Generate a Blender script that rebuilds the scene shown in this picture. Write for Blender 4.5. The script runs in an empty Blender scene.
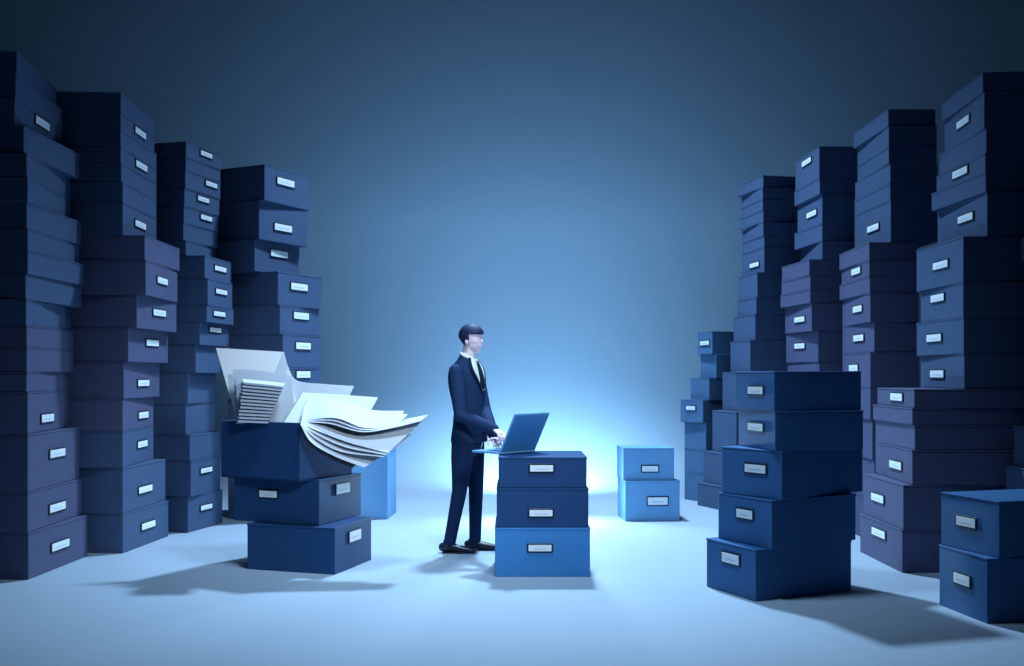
import bpy, bmesh, math, random
from mathutils import Vector, Matrix
random.seed(7)
SC = bpy.context.scene
COL = SC.collection
# ------------------------------------------------------------------ camera, world, lights
F = 1000.0          # focal length in pixels of a 1024 px wide frame
CAMH = 1.4          # eye height
HOR = 375.0         # horizon row
cam_d = bpy.data.cameras.new('camera'); cam = bpy.data.objects.new('camera', cam_d); COL.objects.link(cam)
cam.location = (0, 0, CAMH); cam.rotation_euler = (math.pi/2, 0, 0)
cam_d.sensor_width = 36.0; cam_d.lens = 36.0*F/1024; cam_d.shift_y = (HOR-333)/1024
cam_d.clip_end = 200
SC.camera = cam
SC.view_settings.view_transform = 'Standard'; SC.view_settings.look = 'None'
SC.view_settings.gamma = 1.0; SC.view_settings.exposure = 0.0
SC.view_settings.use_curve_mapping = False
SC.cycles.use_denoising = True
SC.cycles.max_bounces = 6; SC.cycles.diffuse_bounces = 1; SC.cycles.volume_bounces = 1
w = bpy.data.worlds.new('night_blue'); SC.world = w; w.use_nodes = True
w.node_tree.nodes['Background'].inputs[0].default_value = (0.05, 0.16, 0.42, 1)
w.node_tree.nodes['Background'].inputs[1].default_value = 0.02

def spot(name, loc, target, power, color, size, blend=1.0, radius=0.3):
    d = bpy.data.lights.new(name, 'SPOT'); d.energy = power; d.color = color
    d.spot_size = math.radians(size); d.spot_blend = blend; d.shadow_soft_size = radius
    o = bpy.data.objects.new(name, d); COL.objects.link(o); o.location = loc
    o.rotation_euler = (Vector(target)-Vector(loc)).to_track_quat('-Z', 'Y').to_euler()
    return o
spot('backdrop_glow_fill', (0.33, 11.45, 0.45), (0.33, 15.0, 0.9), 900, (0.34, 0.66, 1.0), 172, 1.0, 0.10)  # unseen light added behind the laptop stack to make the backdrop glow
spot('back_key_spot', (0.30, 10.4, 7.2), (0.25, 8.8, 0.0), 3700, (0.50, 0.74, 1.0), 93, 1.0, 0.25)
spot('centre_fill_spot', (-0.1, 5.7, 5.6), (-0.1, 7.9, 0.0), 950, (0.50, 0.74, 1.0), 88, 1.0, 0.5)  # unseen overhead fill, added to brighten the inner box faces
spot('front_fill_spot', (2.4, 1.0, 4.2), (-0.8, 7.4, 0.9), 1450, (0.70, 0.85, 1.0), 30, 1.0, 0.6)
spot('floor_fill_spot', (0.33, 10.0, 0.55), (0.15, 8.2, 0.0), 260, (0.50, 0.80, 1.0), 165, 1.0, 0.12)  # hidden fill added to brighten the floor behind the laptop stack

# ------------------------------------------------------------------ materials
def mat(name, col, rough=0.6, spec=0.3, noise=0.0, metallic=0.0, trans=0.0):
    m = bpy.data.materials.new(name); m.use_nodes = True
    nt = m.node_tree; b = nt.nodes['Principled BSDF']
    b.inputs['Base Color'].default_value = (*col, 1); b.inputs['Roughness'].default_value = rough
    b.inputs['Specular IOR Level'].default_value = spec; b.inputs['Metallic'].default_value = metallic
    if noise:
        tc = nt.nodes.new('ShaderNodeTexCoord'); n = nt.nodes.new('ShaderNodeTexNoise'); n.inputs['Scale'].default_value = 9
        n.inputs['Detail'].default_value = 4
        r = nt.nodes.new('ShaderNodeMapRange')
        r.inputs['To Min'].default_value = 1-noise; r.inputs['To Max'].default_value = 1+noise
        mx = nt.nodes.new('ShaderNodeVectorMath'); mx.operation = 'SCALE'; mx.inputs[0].default_value = col
        nt.links.new(tc.outputs['Object'], n.inputs['Vector']); nt.links.new(n.outputs['Fac'], r.inputs['Value'])
        nt.links.new(r.outputs['Result'], mx.inputs['Scale']); nt.links.new(mx.outputs[0], b.inputs['Base Color'])
    if trans:
        t = nt.nodes.new('ShaderNodeBsdfTranslucent'); t.inputs[0].default_value = (*col, 1)
        mix = nt.nodes.new('ShaderNodeMixShader'); mix.inputs[0].default_value = trans
        nt.links.new(b.outputs[0], mix.inputs[1]); nt.links.new(t.outputs[0], mix.inputs[2])
        nt.links.new(mix.outputs[0], nt.nodes['Material Output'].inputs[0])
    return m
M = dict(
    slate=mat('slate_card', (0.062, 0.105, 0.20), 0.7, 0.2, 0.10),
    plum=mat('plum_slate_card', (0.088, 0.100, 0.19), 0.7, 0.2, 0.10),
    navy=mat('navy_card', (0.014, 0.062, 0.18), 0.6, 0.25, 0.08),
    lit_navy=mat('lit_navy_card', (0.042, 0.142, 0.33), 0.6, 0.25, 0.08),  # navy card lightened in colour, in place of light on the inner faces
    haze_blue=mat('haze_blue_card', (0.075, 0.165, 0.30), 0.7, 0.2, 0.06),  # distance haze mixed into the box colour
    bounce_lit=mat('bounce_lit_card', (0.055, 0.25, 0.58), 0.6, 0.25, 0.06),  # light bounced from the floor, put into the box colour
    blue=mat('haze_faded_card', (0.16, 0.38, 0.66), 0.6, 0.25, 0.06),  # haze fade of the farther boxes, put into their colour
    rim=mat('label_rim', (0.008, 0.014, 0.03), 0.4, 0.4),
    card=mat('label_card', (0.90, 0.95, 0.98), 0.6, 0.2),
    ink=mat('label_print', (0.66, 0.74, 0.86), 0.7, 0.1),
    floor=mat('pale_floor', (0.36, 0.455, 0.56), 0.6, 0.2, 0.02),
    paper=mat('paper', (0.74, 0.80, 0.90), 0.7, 0.2, 0.0, 0.0, 0.25),
    folder=mat('folder_board', (0.92, 0.94, 0.98), 0.7, 0.2),
    suit=mat('navy_suit_wool', (0.014, 0.036, 0.10), 0.8, 0.15, 0.06),
    trousers=mat('navy_trouser_wool', (0.008, 0.024, 0.075), 0.8, 0.15, 0.06),
    lapel=mat('lapel_satin', (0.006, 0.012, 0.035), 0.7, 0.2),
    shirt=mat('white_shirt', (0.85, 0.92, 0.95), 0.7, 0.2),
    tie=mat('dark_tie', (0.008, 0.018, 0.028), 0.5, 0.3),
    skin=mat('skin', (0.92, 0.70, 0.74), 0.6, 0.3),
    hair=mat('hair', (0.010, 0.022, 0.075), 0.6, 0.3),
    shoe=mat('shoe_leather', (0.008, 0.012, 0.03), 0.35, 0.5),
    laptop=mat('laptop_blue_shell', (0.055, 0.23, 0.52), 0.45, 0.3),
    laptop_edge=mat('laptop_light_edge', (0.16, 0.42, 0.75), 0.4, 0.4),
    key=mat('laptop_keys', (0.02, 0.05, 0.12), 0.6, 0.3),
    screen=mat('laptop_screen_glass', (0.01, 0.02, 0.05), 0.1, 0.5),
)
# ------------------------------------------------------------------ helpers
def obj(name, bm, m, parent=None, smooth=False, loc=None, rotz=0, mats=None):
    me = bpy.data.meshes.new(name); bmesh.ops.recalc_face_normals(bm, faces=bm.faces[:]); bm.to_mesh(me); bm.free()
    for x in (mats or [m]): me.materials.append(x)
    if smooth:
        for p in me.polygons: p.use_smooth = True
    o = bpy.data.objects.new(name, me); COL.objects.link(o)
    if parent: o.parent = parent
    if loc: o.location = loc
    o.rotation_euler.z = rotz
    return o
def tag(o, label=None, cat=None, group=None, kind=None):
    if label: o['label'] = label
    if cat: o['category'] = cat
    if group: o['group'] = group
    if kind: o['kind'] = kind
    return o
def empty(name, loc, rotz=0):
    o = bpy.data.objects.new(name, None); COL.objects.link(o); o.location = loc; o.rotation_euler.z = rotz
    o.empty_display_size = 0.1
    return o
def add_box(bm, cx, cy, cz, sx, sy, sz, bev=0.0, seg=1, mi=0):
    r = bmesh.ops.create_cube(bm, size=1.0)
    vs = r['verts']
    for v in vs: v.co = Vector((v.co.x*sx+cx, v.co.y*sy+cy, v.co.z*sz+cz))
    fs = {f for v in vs for f in v.link_faces}
    for f in fs: f.material_index = mi
    if bev:
        es = list({e for v in vs for e in v.link_edges})
        bmesh.ops.bevel(bm, geom=es, offset=bev, segments=seg, affect='EDGES', profile=0.5)
def at(x, y, Y):
    """the place at distance Y that stands on column x, row y"""
    return Vector(((x-512)*Y/F, Y, CAMH-(y-HOR)*Y/F))
def zrow(y, Y): return CAMH-(y-HOR)*Y/F

# ------------------------------------------------------------------ the setting
bm = bmesh.new()
def quadstrip(bm, prof, x0, x1, n=1):
    rows = []
    for (y, z) in prof:
        rows.append([bm.verts.new((x0+(x1-x0)*i/n, y, z)) for i in range(n+1)])
    for a, b in zip(rows, rows[1:]):
        for i in range(n): bm.faces.new((a[i], a[i+1], b[i+1], b[i]))
quadstrip(bm, [(-3, 0), (11.3, 0)], -13, 13)
tag(obj('floor', bm, M['floor']), kind='structure')
bm = bmesh.new()
R = 3.7
prof = [(11.3+R*math.sin(t), R-R*math.cos(t)) for t in [math.pi/2*i/24 for i in range(25)]] + [(15.0, 12)]
quadstrip(bm, prof, -13, 13)
tag(obj('wall_back', bm, M['floor'], smooth=True), kind='structure')

# ------------------------------------------------------------------ archive boxes
def solve_yaw(X, D, L, s, xf):
    """yaw that sends the far end of a side of length L to column xf"""
    r = (xf-512)/F; best = None
    for i in range(-300, 900):
        a = math.radians(i*0.1)
        fx = X + (-s)*L*math.sin(a); fy = D+L*math.cos(a)
        e = abs(fx/fy-r)
        if best is None or e < best[0]: best = (e, a)
    return best[1]
def add_label(root, face, u, z, wid, hei, W, L, s):
    """a label holder on the inner side face or on the front face"""
    bm = bmesh.new(); cb = bmesh.new()
    if face == 'side':
        x = -s*W/2; n = -s
        add_box(bm, x+n*0.003, u, z, 0.006, wid+0.022, hei+0.020, 0.002)
        add_box(cb, x+n*0.0060, u, z, 0.005, wid, hei, 0.001)
        add_box(cb, x+n*0.0086, u, z-0.1*hei, 0.0012, wid*0.6, hei*0.16, 0, 1, 1)
    else:
        y = -L/2
        add_box(bm, u, y-0.003, z, wid+0.022, 0.006, hei+0.020, 0.002)
        add_box(cb, u, y-0.0060, z, wid, 0.005, hei, 0.001)
        add_box(cb, u, y-0.0086, z-0.1*hei, wid*0.6, 0.0012, hei*0.16, 0, 1, 1)
    h = obj('label_holder', bm, M['rim'], root)
    obj('card', cb, M['card'], h, mats=[M['card'], M['ink']])
def make_box(near, a, s, W, L, h, m, labels=(), openbox=False, xl=None):
    """near: the floor-level near corner; s=-1 the box lies to the left of it, +1 to the right"""
    d = Vector(((-s)*math.sin(a), math.cos(a), 0)); f = Vector((s*math.cos(a), math.sin(a), 0))
    t = 0.012
    c = near + d*(L/2) + f*(W/2)
    if xl is not None:
        rr = (xl-512)/F; W = (rr*near.y-near.x)/(f.x-rr*f.y)
        c = near + d*(L/2) + f*(W/2)
    root = empty('archive_box', c, s*a)
    bm = bmesh.new()
    if openbox:
        tb = 0.012
        add_box(bm, 0, 0, tb/2, W, L, tb)
        add_box(bm, 0, -L/2+tb/2, h/2, W, tb, h, 0.003); add_box(bm, 0, L/2-tb/2, h/2, W, tb, h, 0.003)
        add_box(bm, -W/2+tb/2, 0, h/2, tb, L-2*tb, h-0.001, 0.003); add_box(bm, W/2-tb/2, 0, h/2, tb, L-2*tb, h-0.001, 0.003)
        obj('body', bm, m, root)
    else:
        add_box(bm, 0, 0, (h-t)/2, W-0.006, L-0.006, h-t, 0.005, 2)
        obj('body', bm, m, root)
        bm = bmesh.new(); add_box(bm, 0, 0, h-t/2-0.001, W, L, t, 0.003, 2)
        obj('lid', bm, m, root)
    for (face, lx, ly, pw, ph) in labels:
        r = (lx-512)/F
        if face == 'side':
            u = (r*near.y-near.x)/(d.x-r*d.y); p = near+d*u
            u2 = ((lx+pw/2-512)/F*near.y-near.x)/(d.x-(lx+pw/2-512)/F*d.y)
            wid = min(abs(u2-u)*2, 0.26); hei = ph*p.y/F; uu = u-L/2
            uu = max(-L/2+wid/2+.03, min(L/2-wid/2-.03, uu))
        else:
            u = (r*near.y-near.x)/(f.x-r*f.y); p = near+f*u
            wid = pw*p.y/F/math.cos(a); hei = ph*p.y/F; uu = s*(u-W/2)
        z = zrow(ly, p.y)-near.z
        hei = min(hei, h*0.45); z = max(hei/2+.02, min(h-hei/2-.03, z))
        add_label(root, face, uu, z, wid, hei, W, L, s)
    return root
ORD = ['', 'topmost', 'second from top', 'third from top', 'fourth from top', 'fifth from top', 'sixth from top', 'seventh from top',
       'eighth from top', 'ninth from top', 'tenth from top']
ORB = ['', 'bottom one', 'second from bottom', 'third from bottom', 'fourth from bottom', 'fifth from bottom', 'sixth from bottom',
       'seventh from bottom', 'eighth from bottom', 'ninth from bottom']
def stack(D, s, L, W, rows, m, where, group, colour='slate', pw=14, ph=7, xright=None):
    """rows, top to bottom: (corner column, top row, bottom row, far column[, label column, label row])"""
    n = len(rows)
    z0 = 0.0
    for k in range(n-1, -1, -1):
        r = rows[k]; xc, y0, y1, xf = r[:4]
        z1 = zrow(y0, D)
        near = Vector(((xc-512)*D/F, D, z0))
        a = solve_yaw(near.x, D, L, s, xf) if xf is not None else 0.0
        a = max(math.radians(-14), min(math.radians(38), a))
        Wk = W
        if xright is not None and xright[k] is not None:
            f = Vector((s*math.cos(a), math.sin(a))); rr = (xright[k]-512)/F
            Wk = (rr*near.y-near.x)/(f.x-rr*f.y)
        labs = []
        for q in range(4, len(r), 1):
            labs.append(r[q] if len(r[q]) > 2 else ('side', r[q][0], r[q][1], pw, ph))
        mm = m[k % len(m)] if isinstance(m, list) else m
        b = make_box(near, a, s, Wk, L, z1-z0, mm, labs, openbox=(where == 'OPEN'))
        pos = ORD[k+1] if k < (n+1)//2 else ORB[n-k]
        if n == 1: pos = 'alone'
        lab = 'with pale label plate' if labs else 'with blank side'
        tag(b, '%s archive box %s, %s in %s' % (colour, lab, pos, where), 'box', group)
        z0 = z1
    return z0

SL, PL, NV, HZ = M['slate'], M['plum'], M['navy'], M['blue']
# leftmost stack
stack(6.83, -1, 0.9, 0.85, [
    (17, 51, 75, 57), (16, 75, 97, 63), (15, 97, 125, 62, (42, 118)), (24, 125, 153, 80), (27, 153, 177, 71), (28, 177, 202, 71),
    (27, 202, 228.5, 82), (28, 228.5, 250, 80), (28, 250, 274, 85), (26, 274, 299, 82), (26.5, 299, 325, 71), (27, 325, 347, 74),
    (27, 347, 372, 74), (27, 372, 392, 69), (28, 392, 434, 69, (47, 418)), (28, 434, 492, 80, (57, 453)), (28, 492, 533, 82, (57, 507)),
    (28.5, 533, 580, 88, (60, 545))], [SL]*11+[PL]*7, 'the leftmost tall stack', 'archive boxes in the leftmost tall stack', pw=17, ph=7.5)
# second from the left
stack(7.84, -1, 0.85, 0.7, [
    (121, 92, 112, 155), (121, 112, 130, 155, (140, 125)), (121, 130, 147, 157), (121, 147, 163, 157, (141, 159)), (121.5, 163, 182, 157),
    (123, 182, 202, 157), (123, 202, 235, 157, (140, 225)), (145, 235, 260, 180), (146, 260, 295, 178, (162, 281)),
    (137, 295, 328, 177, (159, 313)), (128.5, 328, 362, 168.5, (152, 343)), (124, 362, 399, 160, (143, 383)), (123, 399, 431, 154, (143, 415)),
    (123, 431, 468, 154, (142, 444)), (123, 468, 514, 166, (145, 489)), (123, 514, 553.6, 169, (148, 525))],
    [SL]*7+[PL]*6+[SL]*3, 'the second stack from left', 'archive boxes in the second stack from the left', pw=13, ph=6)
# third from the left
stack(8.86, -1, 0.6, 0.5, [
    (186, 141, 157, 222, (206, 154)), (186, 157, 170, 221), (185.5, 170, 188, 221, (211, 179)), (184.5, 188, 206, 220, (203, 197)),
    (184, 206, 223, 219, (206, 214)), (183.5, 223, 240, 218), (186, 240, 255, 216), (205, 255, 278, 232, (220, 269)),
    (208, 278, 305, 233, (221, 292)), (207, 305, 322, 234, (219, 314)), (200, 322, 345, 229, (215, 330)), (196, 345, 373, 225),
    (188, 373, 404, 216), (186, 404, 435, 216), (190, 435, 461, 220), (191, 461, 497, 221, (206, 470)), (188, 497, 533, 223, (206, 507))],
    SL, 'the third stack from left', 'archive boxes in the third stack from the left', pw=11, ph=4.5)
# fourth from the left
stack(9.5, -1, 0.7, 0.62, [
    (264.5, 164, 200, 310, (285.5, 182.5)), (259, 200, 239, 308, (283, 228)), (254.5, 239, 271, 300, (279, 254)), (278, 271, 305, 322, (299, 287)),
    (280, 305, 334, 320, (301, 316)), (283, 334, 368, 322, (303, 346)), (286, 368, 400, 322, (303, 374)), (280, 400, 440, 322),
    (280, 440, 480, 322), (280, 480, 522.4, 322)],
    SL, 'the fourth stack from left', 'archive boxes in the fourth stack from the left', pw=17, ph=6.5)
# tall box, haze painted into its colour, standing behind the paper stack
near = at(388, HOR+CAMH*F/9.7, 9.7); near.z = 0
b = make_box(near, math.radians(3), -1, 0.55, 0.5, 0.66, HZ)
tag(b, 'haze-paled blue archive box standing on the floor behind the overflowing paper box', 'box')

# low stack under the loose papers
gLF = 'archive boxes under the loose papers'
b = make_box(Vector((at(335, 0, 7.0).x, 7.0, 0)), solve_yaw(at(335, 0, 7.0).x, 7.0, .6, -1, 372), -1, 0.69, .6, .329, NV, [('side', 354.7, 535.5, 11, 10)], xl=246.6)
tag(b, 'navy archive box on the floor, bottom of the stack under the loose papers', 'box', gLF)
b = make_box(Vector((at(319, 0, 7.1).x, 7.1, .329)), solve_yaw(at(319, 0, 7.1).x, 7.1, .6, -1, 361.8), -1, 0.64, .6, .323, NV,
             [('side', 342.5, 488.5, 13, 9), ('front', 268.5, 494, 19, 6.5)], xl=233.6)
tag(b, 'navy archive box with two pale label plates, middle of the paper stack', 'box', gLF)
yawO = solve_yaw(at(299.6, 0, 7.0).x, 7.0, .6, -1, 352)
b = make_box(Vector((at(299.6, 0, 7.0).x, 7.0, .652)), yawO, -1, 0.60, .6, .413, NV, [], openbox=True, xl=221)
tag(b, 'open navy archive box overflowing with white papers, top of its stack', 'box', gLF)

# centre stack under the laptop
gC = 'archive boxes under the laptop'
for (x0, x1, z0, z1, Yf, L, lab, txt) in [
        (494.5, 590.6, 0, .340, 6.93, .62, (540, 548), 'wide bounce-lit blue archive box with label plate, bottom of the laptop stack'),
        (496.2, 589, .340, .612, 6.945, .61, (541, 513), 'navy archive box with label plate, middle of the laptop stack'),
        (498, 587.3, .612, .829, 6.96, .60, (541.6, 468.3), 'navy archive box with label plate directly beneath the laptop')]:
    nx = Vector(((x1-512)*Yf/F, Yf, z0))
    b = make_box(nx, 0.0, -1, (x1-x0)*Yf/F, L, z1-z0, M['bounce_lit'] if z0 == 0 else NV, [('front', lab[0], lab[1], 23, 6.3)])
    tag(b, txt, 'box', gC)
# small pair right of the laptop, coloured pale for haze
gP = 'pale archive boxes right of the laptop'
b = make_box(Vector((at(625, 0, 9.56).x, 9.56, 0)), math.radians(4), 1, .535, .42, .387, HZ, [('front', 657.6, 501, 20, 7.5)])
tag(b, 'haze-paled blue archive box on the floor right of the laptop stack, lower of two', 'box', gP)
b = make_box(Vector((at(623, 0, 9.6).x, 9.6, .387)), math.radians(3), 1, .50, .40, .313, HZ, [('front', 650, 468.7, 16, 5.5)])
tag(b, 'haze-paled blue archive box right of the laptop stack, upper of two', 'box', gP)

# right foreground stack
stack(6.17, 1, 0.5, 0.6, [
    (774, 371, 411, 734.5, ('side', 756, 390.5, 15, 7)), (775, 411, 451, 738, ('side', 756, 427, 15, 7)),
    (782, 451, 500.5, 721, ('side', 755.6, 468.7, 21, 8)), (771.8, 500.5, 549.7, 717.5, ('side', 745, 514, 16, 8.5)),
    (755.6, 549.7, 602, 705.8, ('side', 731, 558.6, 17, 9.5))],
    M['lit_navy'], 'the right foreground stack', 'archive boxes in the right foreground stack', 'navy', xright=[862, 864, 863.4, 856.5, 852])
# bottom right corner
stack(5.62, 1, 0.48, 0.75, [
    (999.3, 501.5, 558.5, 940.5, ('side', 966.5, 522, 19, 9)), (987, 558.5, 624, 938.5, ('side', 962.4, 579.5, 16, 10))],
    M['lit_navy'], 'the bottom right corner pair', 'archive boxes in the bottom right corner', 'navy')
# tallest stack on the right
stack(7.07, 1, 0.85, 1.0, [
    (982.5, 72, 92, 941), (984, 92, 128, 944, (963.5, 122)), (986, 128, 153, 939), (985, 153, 172, 936, (960.5, 166.5)),
    (985.5, 172, 192, 931), (987, 192, 236, 937, (966, 218)), (963, 236, 282, 916, (941, 265)), (963, 282, 317, 920, (938, 298)),
    (963.5, 317, 354, 916, (934.5, 338)), (964, 354, 389, 920, (937.5, 374)), (914, 389, 408, 877, (897, 397)), (912, 408, 425, 872.5),
    (914.5, 425, 450, 875), (912, 450, 485, 875, (896, 465)), (903, 485, 530, 863, (878, 498)), (902, 530, 573, 859.5, (879, 533))],
    [SL]*10+[PL]*6, 'the tallest right stack', 'archive boxes in the tallest stack on the right', pw=15, ph=7)
# next one behind it
stack(8.3, 1, 0.85, 0.40, [
    (888, 109, 126, 853), (888.5, 126, 146, 857), (888.5, 146, 163, 857), (890, 163, 183, 854.5), (890, 183, 200, 854),
    (890.5, 200, 242, 854, (873.5, 228)), (869, 242, 260, 839), (869, 260, 276, 841, (856.5, 267)), (869.5, 276, 293, 839),
    (870, 293, 322, 842, (858, 309)), (874, 322, 352, 842, (859, 338)), (870, 352, 387, 842, (854, 368)), (870, 387, 420, 840),
    (872, 420, 460, 842), (874, 460, 500, 842), (874, 500, 543.7, 842)],
    [SL]*6+[PL]*10, 'the second tall right stack', 'archive boxes, second tall stack from right', pw=12, ph=6)
stack(9.3, 1, 0.7, 0.45, [
    (819, 146, 178, 795, (807, 162)), (819.5, 178, 194, 794), (822, 194, 223, 797, (812, 214)), (822, 223, 241, 794), (822, 241, 259, 800),
    (809, 259, 275, 781.5), (810, 275, 289, 781), (810, 289, 303, 780), (811.5, 303, 331, 784.6, (800, 319.5)), (818, 331, 362, 785.6, (800, 346)),
    (819, 362, 400, 787), (818, 400, 440, 787), (818, 440, 485, 787), (818, 485, 525.5, 787)],
    [SL]*5+[PL]*9, 'the third tall right stack', 'archive boxes in the third tall stack from the right', pw=10, ph=5)
stack(10.2, 1, 0.6, 0.50, [
    (763, 175, 187, 737.5), (762.5, 187, 199, 741), (762.5, 199, 210, 741), (763, 210, 222, 739), (763, 222, 236, 742), (764, 236, 247, 742),
    (764, 247, 272, 742, (754.7, 265)), (757, 272, 297, 738), (756, 297, 314, 737), (755, 314, 340, 733), (750, 340, 372, 730),
    (744, 372, 412, 722), (736, 412, 455, 712), (732, 455, 488, 703), (730, 488, 512.3, 697)],
    SL, 'the fourth tall right stack', 'archive boxes in the fourth tall stack from the right', pw=9, ph=4)
# the far one, its faintness from haze put into the colour
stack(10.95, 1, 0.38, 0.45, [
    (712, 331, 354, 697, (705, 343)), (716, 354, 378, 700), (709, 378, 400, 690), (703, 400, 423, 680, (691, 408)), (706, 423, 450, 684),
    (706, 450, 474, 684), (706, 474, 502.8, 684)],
    M['haze_blue'], 'the faint distant right stack', 'archive boxes in the faint distant stack', 'haze-blue', pw=9, ph=4)
# stack cut off by the right edge
stack(6.35, 1, 0.6, 0.6, [
    (1066, 225, 250, 1020), (1072, 250, 310, 1026), (1072, 310, 370, 1026), (1070, 370, 430, 1026), (1060, 430, 474, 1013), (1056, 474, 595.5, 1005)],
    SL, 'the stack at right edge', 'archive boxes in the stack cut off by the right edge', 'dark')

# ------------------------------------------------------------------ loose papers
def catmull(pts, n):
    P = [pts[0]*2-pts[1]] + list(pts) + [pts[-1]*2-pts[-2]]
    m = len(pts)-1; out = []
    for i in range(n+1):
        t = i/n*m; k = min(int(t), m-1); u = t-k
        p0, p1, p2, p3 = P[k], P[k+1], P[k+2], P[k+3]
        out.append(0.5*((2*p1)+(p2-p0)*u+(2*p0-5*p1+4*p2-p3)*u*u+(3*p1-p0-3*p2+p3)*u**3))
    return out
def sheet(name, back, front, label, cat, group, m=None, thick=0.002, n=20, k=6, sag=0.0, off=0.0):
    B = catmull([at(*p) for p in back], n); Fr = catmull([at(*p) for p in front], n)
    o0 = (B[0]+Fr[-1])/2
    bm = bmesh.new(); g = []
    for i in range(n+1):
        g.append([bm.verts.new(B[i].lerp(Fr[i], j/k)-o0+Vector((0, 0, off-sag*math.sin(math.pi*j/k)))) for j in range(k+1)])
    for i in range(n):
        for j in range(k): bm.faces.new((g[i][j], g[i+1][j], g[i+1][j+1], g[i][j+1]))
    o = obj(name, bm, m or M['paper'], smooth=True, loc=o0)
    s = o.modifiers.new('thickness', 'SOLIDIFY'); s.thickness = thick; s.offset = 0
    s = o.modifiers.new('crisp', 'EDGE_SPLIT'); s.split_angle = math.radians(40)
    tag(o, label, cat, group)
    return o
gS = 'loose papers spilling from the open box'
sheet('paper_folder', [(216, 348, 7.50), (250, 350, 7.50), (284, 352, 7.50)], [(238, 424, 7.36), (270, 424.5, 7.36), (302, 425, 7.36)],
      'tall pale folder cover standing upright and leaning left in the open box', 'folder', None, M['folder'], thick=0.006)
sheet('paper_sheet', [(232.5, 369, 7.36), (262, 371, 7.36), (292, 376, 7.36)], [(236, 424, 7.27), (265, 424, 7.27), (295, 424, 7.27)],
      'white paper sheet standing directly in front of the upright folder cover', 'paper', gS)
sheet('paper_sheet', [(236, 377, 7.31), (262, 380, 7.31), (286, 388, 7.31)], [(237, 424, 7.24), (260, 424, 7.24), (285, 424, 7.24)],
      'white paper sheet standing just behind the neat pile of page edges', 'paper', gS)
NP = 12
WORDS = ['bottom', 'second', 'third', 'fourth', 'fifth', 'sixth', 'seventh', 'eighth', 'ninth', 'tenth', 'eleventh', 'top']
for i in range(NP):
    t = i/(NP-1); y = 421.5-38.5*t; xl = 238+5.5*t; xr = 270+15*t
    sl = 1+3.2*t
    sheet('paper_sheet', [(xl-2-.5*math.sin(i*2.1), y-3.2, 7.23), ((xl+xr)/2, y-3.2+sl/2, 7.23), (xr, y-3.2+sl, 7.23)],
          [(xl+.6*math.sin(i*1.7), y, 7.10), ((xl+xr)/2, y+sl/2, 7.10), (xr-2, y+sl, 7.10)],
          '%s white page in the neat pile at left of the open box%s' % (WORDS[i], '' if i in (0, 11) else ', counted upward'), 'paper', 'pages in the neat pile', thick=0.013)
sheet('paper_sheet', [(284, 352, 7.47), (289, 369, 7.47), (298, 381, 7.47), (325, 384, 7.48), (354, 386, 7.5)],
      [(255, 422, 7.33), (270, 424, 7.33), (290, 424, 7.33), (322, 412, 7.38), (349, 397, 7.45)],
      'curled white sheet, rearmost and highest of the spill, ending square at right', 'paper', gS)
sheet('paper_sheet', [(303, 392.5, 7.40), (330, 394, 7.42), (378, 397.5, 7.45)], [(283, 424, 7.12), (322, 425, 7.15), (371, 410, 7.35)],
      'flat white sheet with a sharp upper right corner, second in the spill', 'paper', gS)
sheet('paper_sheet', [(310, 396, 7.33), (345, 402, 7.33), (372, 410, 7.35), (404, 411, 7.35)], [(301, 421, 7.09), (335, 418, 7.05), (365, 428, 7.05), (398, 425, 7.15)],
      'white sheet curving up at its right end in the middle of the spill', 'paper', gS)
sheet('paper_sheet', [(308, 399, 7.29), (335, 407, 7.29), (365, 423, 7.27), (396, 420.5, 7.27), (428, 414.8, 7.28)],
      [(301, 422, 7.07), (330, 424, 7.03), (362, 432, 7.01), (392, 428, 7.05), (421, 421, 7.1)],
      'bright narrow sheet whose long tip points farthest right', 'paper', gS)
sheet('paper_sheet', [(306, 403, 7.25), (332, 412, 7.24), (362, 427, 7.22), (395, 423, 7.22), (425, 418.5, 7.24)],
      [(300.5, 423.5, 7.04), (318, 431, 7.0), (350, 443, 6.98), (388, 453, 6.95)],
      'broad translucent white sheet fanning down below the pointed tip', 'paper', gS)
sheet('paper_sheet', [(305, 405, 7.225), (328, 416, 7.215), (361, 434, 7.20), (393, 437, 7.195), (412, 434, 7.19)],
      [(300.5, 423.7, 7.02), (317, 435, 6.985), (346, 447.5, 6.965), (386, 455, 6.94)],
      'thin white sheet tucked under the broad one, third from the bottom of the spill', 'paper', gS)
sheet('paper_sheet', [(309, 397.5, 7.31), (340, 404.5, 7.31), (369, 416, 7.31), (408, 414, 7.31)],
      [(301, 421.5, 7.08), (332, 421, 7.04), (363, 430, 7.03), (396, 427, 7.1)],
      'white sheet just above the bright narrow one in the spill', 'paper', gS)
sheet('paper_sheet', [(304, 408, 7.19), (325, 420, 7.18), (358, 441, 7.16), (390, 449.5, 7.15)],
      [(300.5, 424, 7.0), (316, 439, 6.97), (342, 452, 6.95), (384, 457, 6.93)],
      'drooping white sheet, second from the bottom of the spill', 'paper', gS)
sheet('paper_sheet', [(303, 414, 7.12), (320, 432, 7.1), (347, 448, 7.09), (380, 457.5, 7.08)],
      [(300.5, 424.5, 6.965), (311, 442, 6.94), (334, 456, 6.92), (364, 467.5, 6.90)],
      'lowest white sheet hanging over the right side of the box', 'paper', gS)
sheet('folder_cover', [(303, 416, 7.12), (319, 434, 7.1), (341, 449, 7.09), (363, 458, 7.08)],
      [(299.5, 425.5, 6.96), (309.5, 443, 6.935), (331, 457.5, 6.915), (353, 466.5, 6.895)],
      'dark navy folder cover edging the underside of the spilling papers', 'folder', None, M['rim'], 0.008, off=-0.008)

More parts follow.
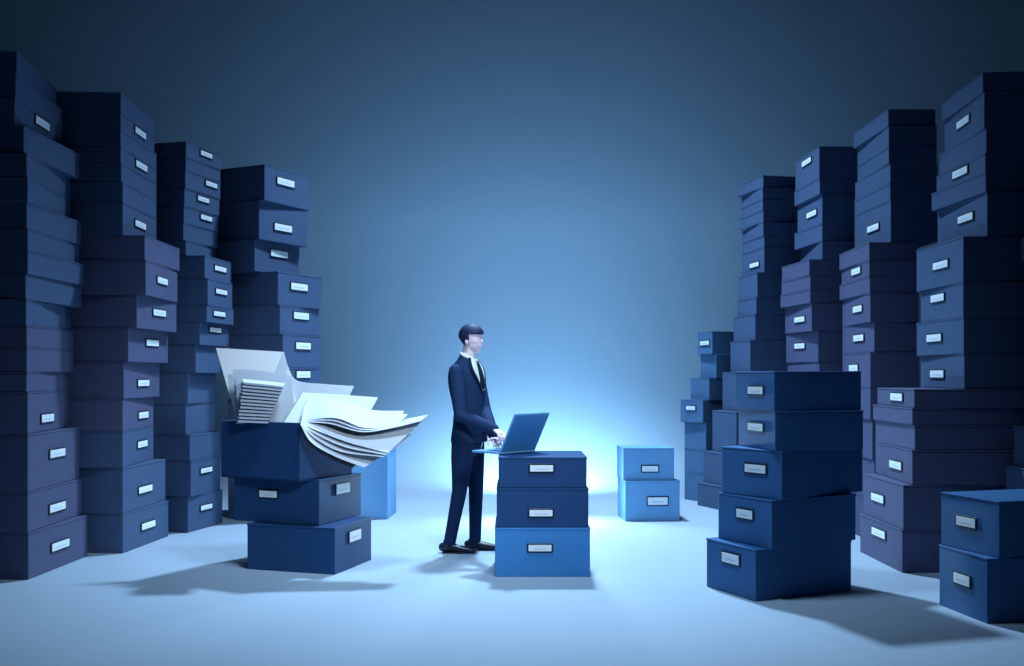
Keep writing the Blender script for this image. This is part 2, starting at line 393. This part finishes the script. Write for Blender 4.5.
# ------------------------------------------------------------------ laptop
HL = Vector((-0.085, 7.15, .831)); hd = Vector((.66, .75, 0)).normalized(); ud = Vector((-hd.y, hd.x, 0))
yaw = math.atan2(hd.y, hd.x); LW = .39; LD = .28
lap = empty('laptop', HL+hd*LW/2+ud*LD/2, yaw)
bm = bmesh.new(); add_box(bm, 0, 0, .009, LW, LD, .016, .004, 2)
obj('base', bm, M['laptop_edge'], lap)
bm = bmesh.new()
for r in range(5):
    for c in range(12): add_box(bm, -LW/2+.035+c*.029, -LD/2+.04+r*.026, .0185, .024, .021, .003, .001)
obj('keyboard', bm, M['key'], lap)
bm = bmesh.new(); add_box(bm, 0, LD/2-.045, .0175, .10, .06, .002, .0005)
obj('touchpad', bm, M['laptop'], lap)
tilt = math.radians(27); SH = .315
def tiltbox(name, m, parent, cx, cz, sx, sy, sz, yoff, bev=.002):
    bm = bmesh.new(); add_box(bm, cx, yoff, cz, sx, sy, sz, bev)
    bmesh.ops.transform(bm, matrix=Matrix.Translation((0, -LD/2+.004, .014)) @ Matrix.Rotation(tilt, 4, 'X'), verts=bm.verts)
    return obj(name, bm, m, parent)
lid = tiltbox('screen_lid', M['laptop_edge'], lap, 0, SH/2, LW, .010, SH, 0, .003)
tiltbox('back_panel', M['laptop'], lid, .004, SH/2-.004, LW-.018, .002, SH-.02, -.0056, .0005)
tiltbox('display', M['screen'], lid, 0, SH/2, LW-.03, .002, SH-.035, .0056, .0005)
tag(lap, 'open blue laptop tilted on the top box in front of the man', 'laptop')

# ------------------------------------------------------------------ the man
def tube(bm, pts, rad, seg=14, cap=True, flat=1.0, up=None):
    """a tapering limb with round ends; rad may hold (r1, r2)"""
    pts = [Vector(p) for p in pts]; n = len(pts)
    rr = [(r, r*flat) if not isinstance(r, tuple) else r for r in rad]
    P, Rr, T = [], [], []
    tang = []
    for i in range(n):
        t = (pts[min(i+1, n-1)]-pts[max(i-1, 0)]).normalized(); tang.append(t)
    if cap:
        for q in (1.0, .85, .5):
            e = math.sqrt(max(0, 1-q*q)); m_ = min(rr[0])
            P.append(pts[0]-tang[0]*m_*q); Rr.append((rr[0][0]*max(e, .06), rr[0][1]*max(e, .06))); T.append(tang[0])
    for i in range(n): P.append(pts[i]); Rr.append(rr[i]); T.append(tang[i])
    if cap:
        for q in (.5, .85, 1.0):
            e = math.sqrt(max(0, 1-q*q)); m_ = min(rr[-1])
            P.append(pts[-1]+tang[-1]*m_*q); Rr.append((rr[-1][0]*max(e, .06), rr[-1][1]*max(e, .06))); T.append(tang[-1])
    ref = Vector(up) if up else (Vector((0, 1, 0)) if abs(tang[0].y) < .8 else Vector((1, 0, 0)))
    rings = []
    for p, r, t in zip(P, Rr, T):
        a = ref-t*ref.dot(t); a.normalize(); b = t.cross(a)
        rings.append([bm.verts.new(p+a*math.cos(2*math.pi*k/seg)*r[0]+b*math.sin(2*math.pi*k/seg)*r[1]) for k in range(seg)])
    for A, B in zip(rings, rings[1:]):
        for k in range(seg): bm.faces.new((A[k], A[(k+1) % seg], B[(k+1) % seg], B[k]))
    bm.faces.new(rings[0][::-1]); bm.faces.new(rings[-1])
def ball(bm, c, r, rot=0):
    g = bmesh.ops.create_uvsphere(bm, u_segments=20, v_segments=14, radius=1)
    bmesh.ops.transform(bm, matrix=Matrix.Translation(Vector(c)) @ Matrix.Rotation(rot, 4, 'Z') @ Matrix.Diagonal((*r, 1)), verts=g['verts'])
def remesh(o, v, smooth=2):
    m = o.modifiers.new('skin', 'REMESH'); m.mode = 'VOXEL'; m.voxel_size = v; m.use_smooth_shade = True
    if smooth:
        s = o.modifiers.new('smooth', 'SMOOTH'); s.iterations = smooth; s.factor = .5
    return o
PSI = math.radians(-25)
fw = Vector((math.cos(PSI), math.sin(PSI), 0)); rt = Vector((fw.y, -fw.x, 0))
man = empty('person', (-0.35, 7.93, 0))
tag(man, 'dark-haired man in navy suit standing and typing on the laptop', 'person')
RINGS = [(.87, .012, .132, .178), (.93, .014, .126, .176), (1.0, .016, .118, .168), (1.1, .016, .110, .158), (1.2, .006, .116, .170),
         (1.3, -.006, .124, .186), (1.38, -.012, .122, .196), (1.43, -.014, .112, .188), (1.475, -.012, .094, .145), (1.51, -.006, .076, .098), (1.545, .000, .064, .070), (1.585, .006, .056, .058)]
def ring_at(z):
    for A, B in zip(RINGS, RINGS[1:]):
        if A[0] <= z <= B[0]:
            t = (z-A[0])/(B[0]-A[0]); return [A[i]+(B[i]-A[i])*t for i in range(4)]
    return list(RINGS[0] if z < RINGS[0][0] else RINGS[-1])
def tp(z, th, off=0.0):
    """a point of the jacket's surface; th = 0 in front, positive to his right"""
    _, cx, a, b = ring_at(z)
    k = max(0, min(1, (z-1.47)/.10)); k = k*k*(3-2*k)
    z = z-.045*k*(1+math.cos(th))/2
    return Vector((cx, 0, z)) + fw*((a+off)*math.cos(th)) + rt*((b+off)*math.sin(th))
def loft(bm, zs, off, seg=36):
    rings = [[bm.verts.new(tp(z, 2*math.pi*k/seg, off)) for k in range(seg)] for z in zs]
    for A, B in zip(rings, rings[1:]):
        for k in range(seg): bm.faces.new((A[k], A[(k+1) % seg], B[(k+1) % seg], B[k]))
    bm.faces.new(rings[0][::-1]); bm.faces.new(rings[-1])
cT = Vector((-.012, 0, 0))
shN = cT+rt*.165+Vector((0, 0, 1.425)); shF = cT-rt*.165+Vector((0, 0, 1.425))
elN = Vector((-.045, -.235, 1.085)); wrN = Vector((.222, -.325, .985))
elF = Vector((.13, .03, 1.12)); wrF = Vector((.215, -.235, .915))
hipN = Vector((-.03, -.085, .90)); hipF = Vector((.035, .085, .90))
knN = Vector((-.062, -.075, .49)); knF = Vector((.062, .065, .49))
anN = Vector((-.14, -.06, .085)); anF = Vector((.055, .07, .085))
ZS = [r[0] for r in RINGS]
# body: one continuous surface
bm = bmesh.new()
loft(bm, [z for z in ZS if .9 < z], -.012)
tube(bm, [Vector((.0, 0, .86)), Vector((.0, 0, 1.0))], [(.105, .12), (.10, .12)])
for s_, e_, w_ in ((shN, elN, wrN), (shF, elF, wrF)):
    tube(bm, [s_, s_.lerp(e_, .5), e_, e_.lerp(w_, .4), w_], [.052, .046, .038, .038, .026])
for h_, k_, a_ in ((hipN, knN, anN), (hipF, knF, anF)):
    tube(bm, [h_, h_.lerp(k_, .5), k_, k_.lerp(a_, .35), a_], [.078, .070, .052, .050, .034])
    tube(bm, [a_+Vector((-.03, 0, -.045)), a_+Vector((.13, -.015, -.058))], [.028, .026])
HP = math.radians(-18); hf = Vector((math.cos(HP), math.sin(HP), 0)); hr = Vector((hf.y, -hf.x, 0))
HC = Vector((.030, 0, 1.685))
def hp(f, r, z): return HC+hf*f+hr*r+Vector((0, 0, z))
tube(bm, [Vector((.0, 0, 1.49)), hp(-.018, 0, -.11), hp(-.015, 0, -.03)], [.056, .052, .052])
ball(bm, hp(-.008, 0, .025), (.093, .074, .085), HP)
ball(bm, hp(.018, 0, -.030), (.064, .060, .082), HP)
ball(bm, hp(.012, 0, .000), (.073, .068, .080), HP)
ball(bm, hp(.038, 0, -.082), (.034, .032, .026), HP)
ball(bm, hp(.058, 0, .022), (.020, .044, .016), HP)
tube(bm, [hp(.074, 0, .012), hp(.090, 0, -.022)], [.008, .011], seg=10)
tube(bm, [hp(.076, -.016, -.053), hp(.080, 0, -.052), hp(.076, .016, -.053)], [.007, .008, .007], seg=8)
for q in (-1, 1):
    tube(bm, [hp(.045, q*.045, -.022), hp(.055, q*.034, -.028)], [.016, .016], seg=10)
    ball(bm, hp(-.016, q*.072, -.024), (.015, .008, .024), HP)
def hand(wr, d, side, drop):
    """palm and five bent fingers; d = reach direction, side = direction towards the thumb"""
    d = Vector(d).normalized(); sd = Vector(side); sd = (sd-d*sd.dot(d)).normalized(); nn = d.cross(sd)
    if nn.z > 0: nn = -nn      # nn points down
    tube(bm, [wr, wr+d*.03, wr+d*.085], [(.028, .017), (.036, .015), (.038, .013)], up=sd, seg=16)
    for k, (o_, l_) in enumerate([(.030, .068), (.010, .076), (-.010, .071), (-.030, .056)]):
        b0 = wr+d*.082+sd*o_; c = .30+.1*k
        d1 = (d+nn*c).normalized(); d2 = (d+nn*(c+.7)).normalized(); d3 = (d+nn*(c+1.3)).normalized()
        p1 = b0+d1*l_*.45; p2 = p1+d2*l_*.32; p3 = p2+d3*l_*.23
        tube(bm, [b0-d*.012, b0, p1, p2, p3], [.0088, .0088, .0082, .0075, .0066], seg=10)
    t0 = wr+d*.025+sd*.026; t1 = t0+(d*.5+sd*.8+nn*.2)*.038; t2 = t1+(d*.95+sd*.25+nn*.35)*.032; t3 = t2+(d+nn*.5)*.02
    tube(bm, [t0, t1, t2, t3], [.013, .0105, .009, .0075], seg=10)
hand(wrN, (.085, -.125, -.055), (0.4, .6, 0), 0)
hand(wrF, (.03, -.14, -.025), (-.6, -.1, 0), 0)
remesh(obj('body', bm, M['skin'], man), .0045, 3)
# jacket
bm = bmesh.new(); loft(bm, [z for z in ZS if z < 1.55]+[1.572], .006)
for s_, e_, w_ in ((shN, elN, wrN), (shF, elF, wrF)):
    w2 = w_-(w_-e_).normalized()*.012
    tube(bm, [s_, s_.lerp(e_, .45), e_, e_.lerp(w_, .4), w2], [.064, .060, .055, .052, .042], seg=18)
tube(bm, [shN, cT+Vector((0, 0, 1.45)), shF], [.055, .085, .055])
remesh(obj('jacket', bm, M['suit'], man), .008, 3)
# trousers
bm = bmesh.new()
tube(bm, [Vector((.005, 0, .86)), Vector((.008, 0, .97))], [(.135, .115), (.13, .105)], seg=20, up=(0, 1, 0))
for h_, k_, a_ in ((hipN, knN, anN), (hipF, knF, anF)):
    tube(bm, [h_, h_.lerp(k_, .4), k_, k_.lerp(a_, .5), a_+Vector((0, 0, .0))], [.096, .086, .060, .053, .048], seg=18)
remesh(obj('trousers', bm, M['trousers'], man), .008, 3)
# shoes
for a_, yw in ((anN, -.10), (anF, -.05)):
    bm = bmesh.new(); b = a_.copy(); b.z = 0
    d = Vector((math.cos(yw), math.sin(yw), 0))
    tube(bm, [b-d*.055+Vector((0, 0, .045)), b+Vector((0, 0, .048)), b+d*.08+Vector((0, 0, .034)), b+d*.155+Vector((0, 0, .026)), b+d*.20+Vector((0, 0, .022))],
         [(.034, .036), (.037, .038), (.041, .030), (.040, .022), (.026, .016)], seg=16, up=(0, 1, 0))
    tube(bm, [b-d*.02+Vector((0, 0, .05)), b-d*.015+Vector((0, 0, .085))], [.040, .038], seg=14)
    for v in bm.verts: v.co.z = max(v.co.z, .006)
    sh = obj('shoe', bm, M['shoe'], man, smooth=True)
    bm = bmesh.new()
    tube(bm, [b-d*.05+Vector((0, 0, .0075)), b+d*.07+Vector((0, 0, .0075)), b+d*.195+Vector((0, 0, .0075))], [(.036, .007), (.042, .007), (.030, .007)], seg=16, up=(0, 1, 0))
    obj('sole', bm, M['rim'], sh, smooth=True)
# shirt front, collar, tie, lapels
def patch(name, m, parent, rows, off, thick=.003, n=8):
    """rows: (z, th0, th1)"""
    bm = bmesh.new(); g = []
    for z, a0, a1 in rows: g.append([bm.verts.new(tp(z, a0+(a1-a0)*i/n, off)) for i in range(n+1)])
    for A, B in zip(g, g[1:]):
        for i in range(n): bm.faces.new((A[i], A[i+1], B[i+1], B[i]))
    o = obj(name, bm, m, parent, smooth=True)
    s = o.modifiers.new('thickness', 'SOLIDIFY'); s.thickness = thick; s.offset = 1
    return o
def lin(z0, z1, n): return [z0+(z1-z0)*i/n for i in range(n+1)]
ZV = lin(1.275, 1.572, 18)
def wv(z): return (z-1.27)/(1.572-1.27)
shirt = patch('shirt_front', M['shirt'], man, [(z, -.03-.80*wv(z), .03+.80*wv(z)) for z in ZV], .011)
patch('tie', M['tie'], man, [(z, -.13-.05*(1-wv(z)), .13+.05*(1-wv(z))) for z in lin(1.285, 1.54, 12)], .016, .005)
for q in (-1, 1):
    patch('lapel', M['lapel'], man, [(z, q*(.03+.78*wv(z)), q*(.11+.95*wv(z))) for z in ZV], .016, .004)
bm = bmesh.new()
NC = 28; rs = []
for k in range(NC+1):
    th = .35+(2*math.pi-.7)*k/NC
    c = Vector((.004, 0, 0)); d = fw*math.cos(th)+rt*math.sin(th)
    fr = (1+math.cos(th))/2
    rs.append([bm.verts.new(c+d*.055+Vector((0, 0, 1.592-.054*fr))), bm.verts.new(c+d*.070+Vector((0, 0, 1.572-.062*fr)))])
for A, B in zip(rs, rs[1:]): bm.faces.new((A[0], B[0], B[1], A[1]))
o = obj('collar', bm, M['shirt'], man, smooth=True); s = o.modifiers.new('t', 'SOLIDIFY'); s.thickness = .005; s.offset = 1
# hair
bm = bmesh.new()
g = bmesh.ops.create_uvsphere(bm, u_segments=48, v_segments=36, radius=1)
for v in bm.verts:
    x, y, z = v.co
    v.co = Vector((x*.099-.008, y*.084, z*.092+.030))
    if v.co.x > .02 and v.co.z > .035: v.co.x += .010*min(1, (v.co.x-.02)/.05)
    if v.co.x < -.02 and v.co.z < 0.02: v.co.x += (0.02-v.co.z)*.35; v.co.z -= .02*(0.02-v.co.z)/.08
dead = []
for f in bm.faces:
    c = f.calc_center_median()
    hl = .040 if c.x > .006 else (-.014 if c.x > -.034 else -.088)
    if c.z < hl: dead.append(f)
bmesh.ops.delete(bm, geom=dead, context='FACES')
bmesh.ops.transform(bm, matrix=Matrix.Translation(HC) @ Matrix.Rotation(HP, 4, 'Z'), verts=bm.verts)
o = obj('hair', bm, M['hair'], man, smooth=True)
s = o.modifiers.new('thickness', 'SOLIDIFY'); s.thickness = .014; s.offset = -1
# ------------------------------------------------------------------ haze in the room
HAZE = 0
if HAZE:
    bm = bmesh.new(); add_box(bm, 0, 5.2, 4.3, 20, 14, 8.5)
    m = bpy.data.materials.new('room_haze'); m.use_nodes = True; nt = m.node_tree
    nt.nodes.remove(nt.nodes['Principled BSDF'])
    v = nt.nodes.new('ShaderNodeVolumeScatter'); v.inputs['Color'].default_value = (.55, .78, 1, 1)
    v.inputs['Density'].default_value = HAZE; v.inputs['Anisotropy'].default_value = 0.2
    nt.links.new(v.outputs[0], nt.nodes['Material Output'].inputs['Volume'])
    tag(obj('haze', bm, m), 'thin blue haze filling the whole room', 'haze', None, 'stuff')
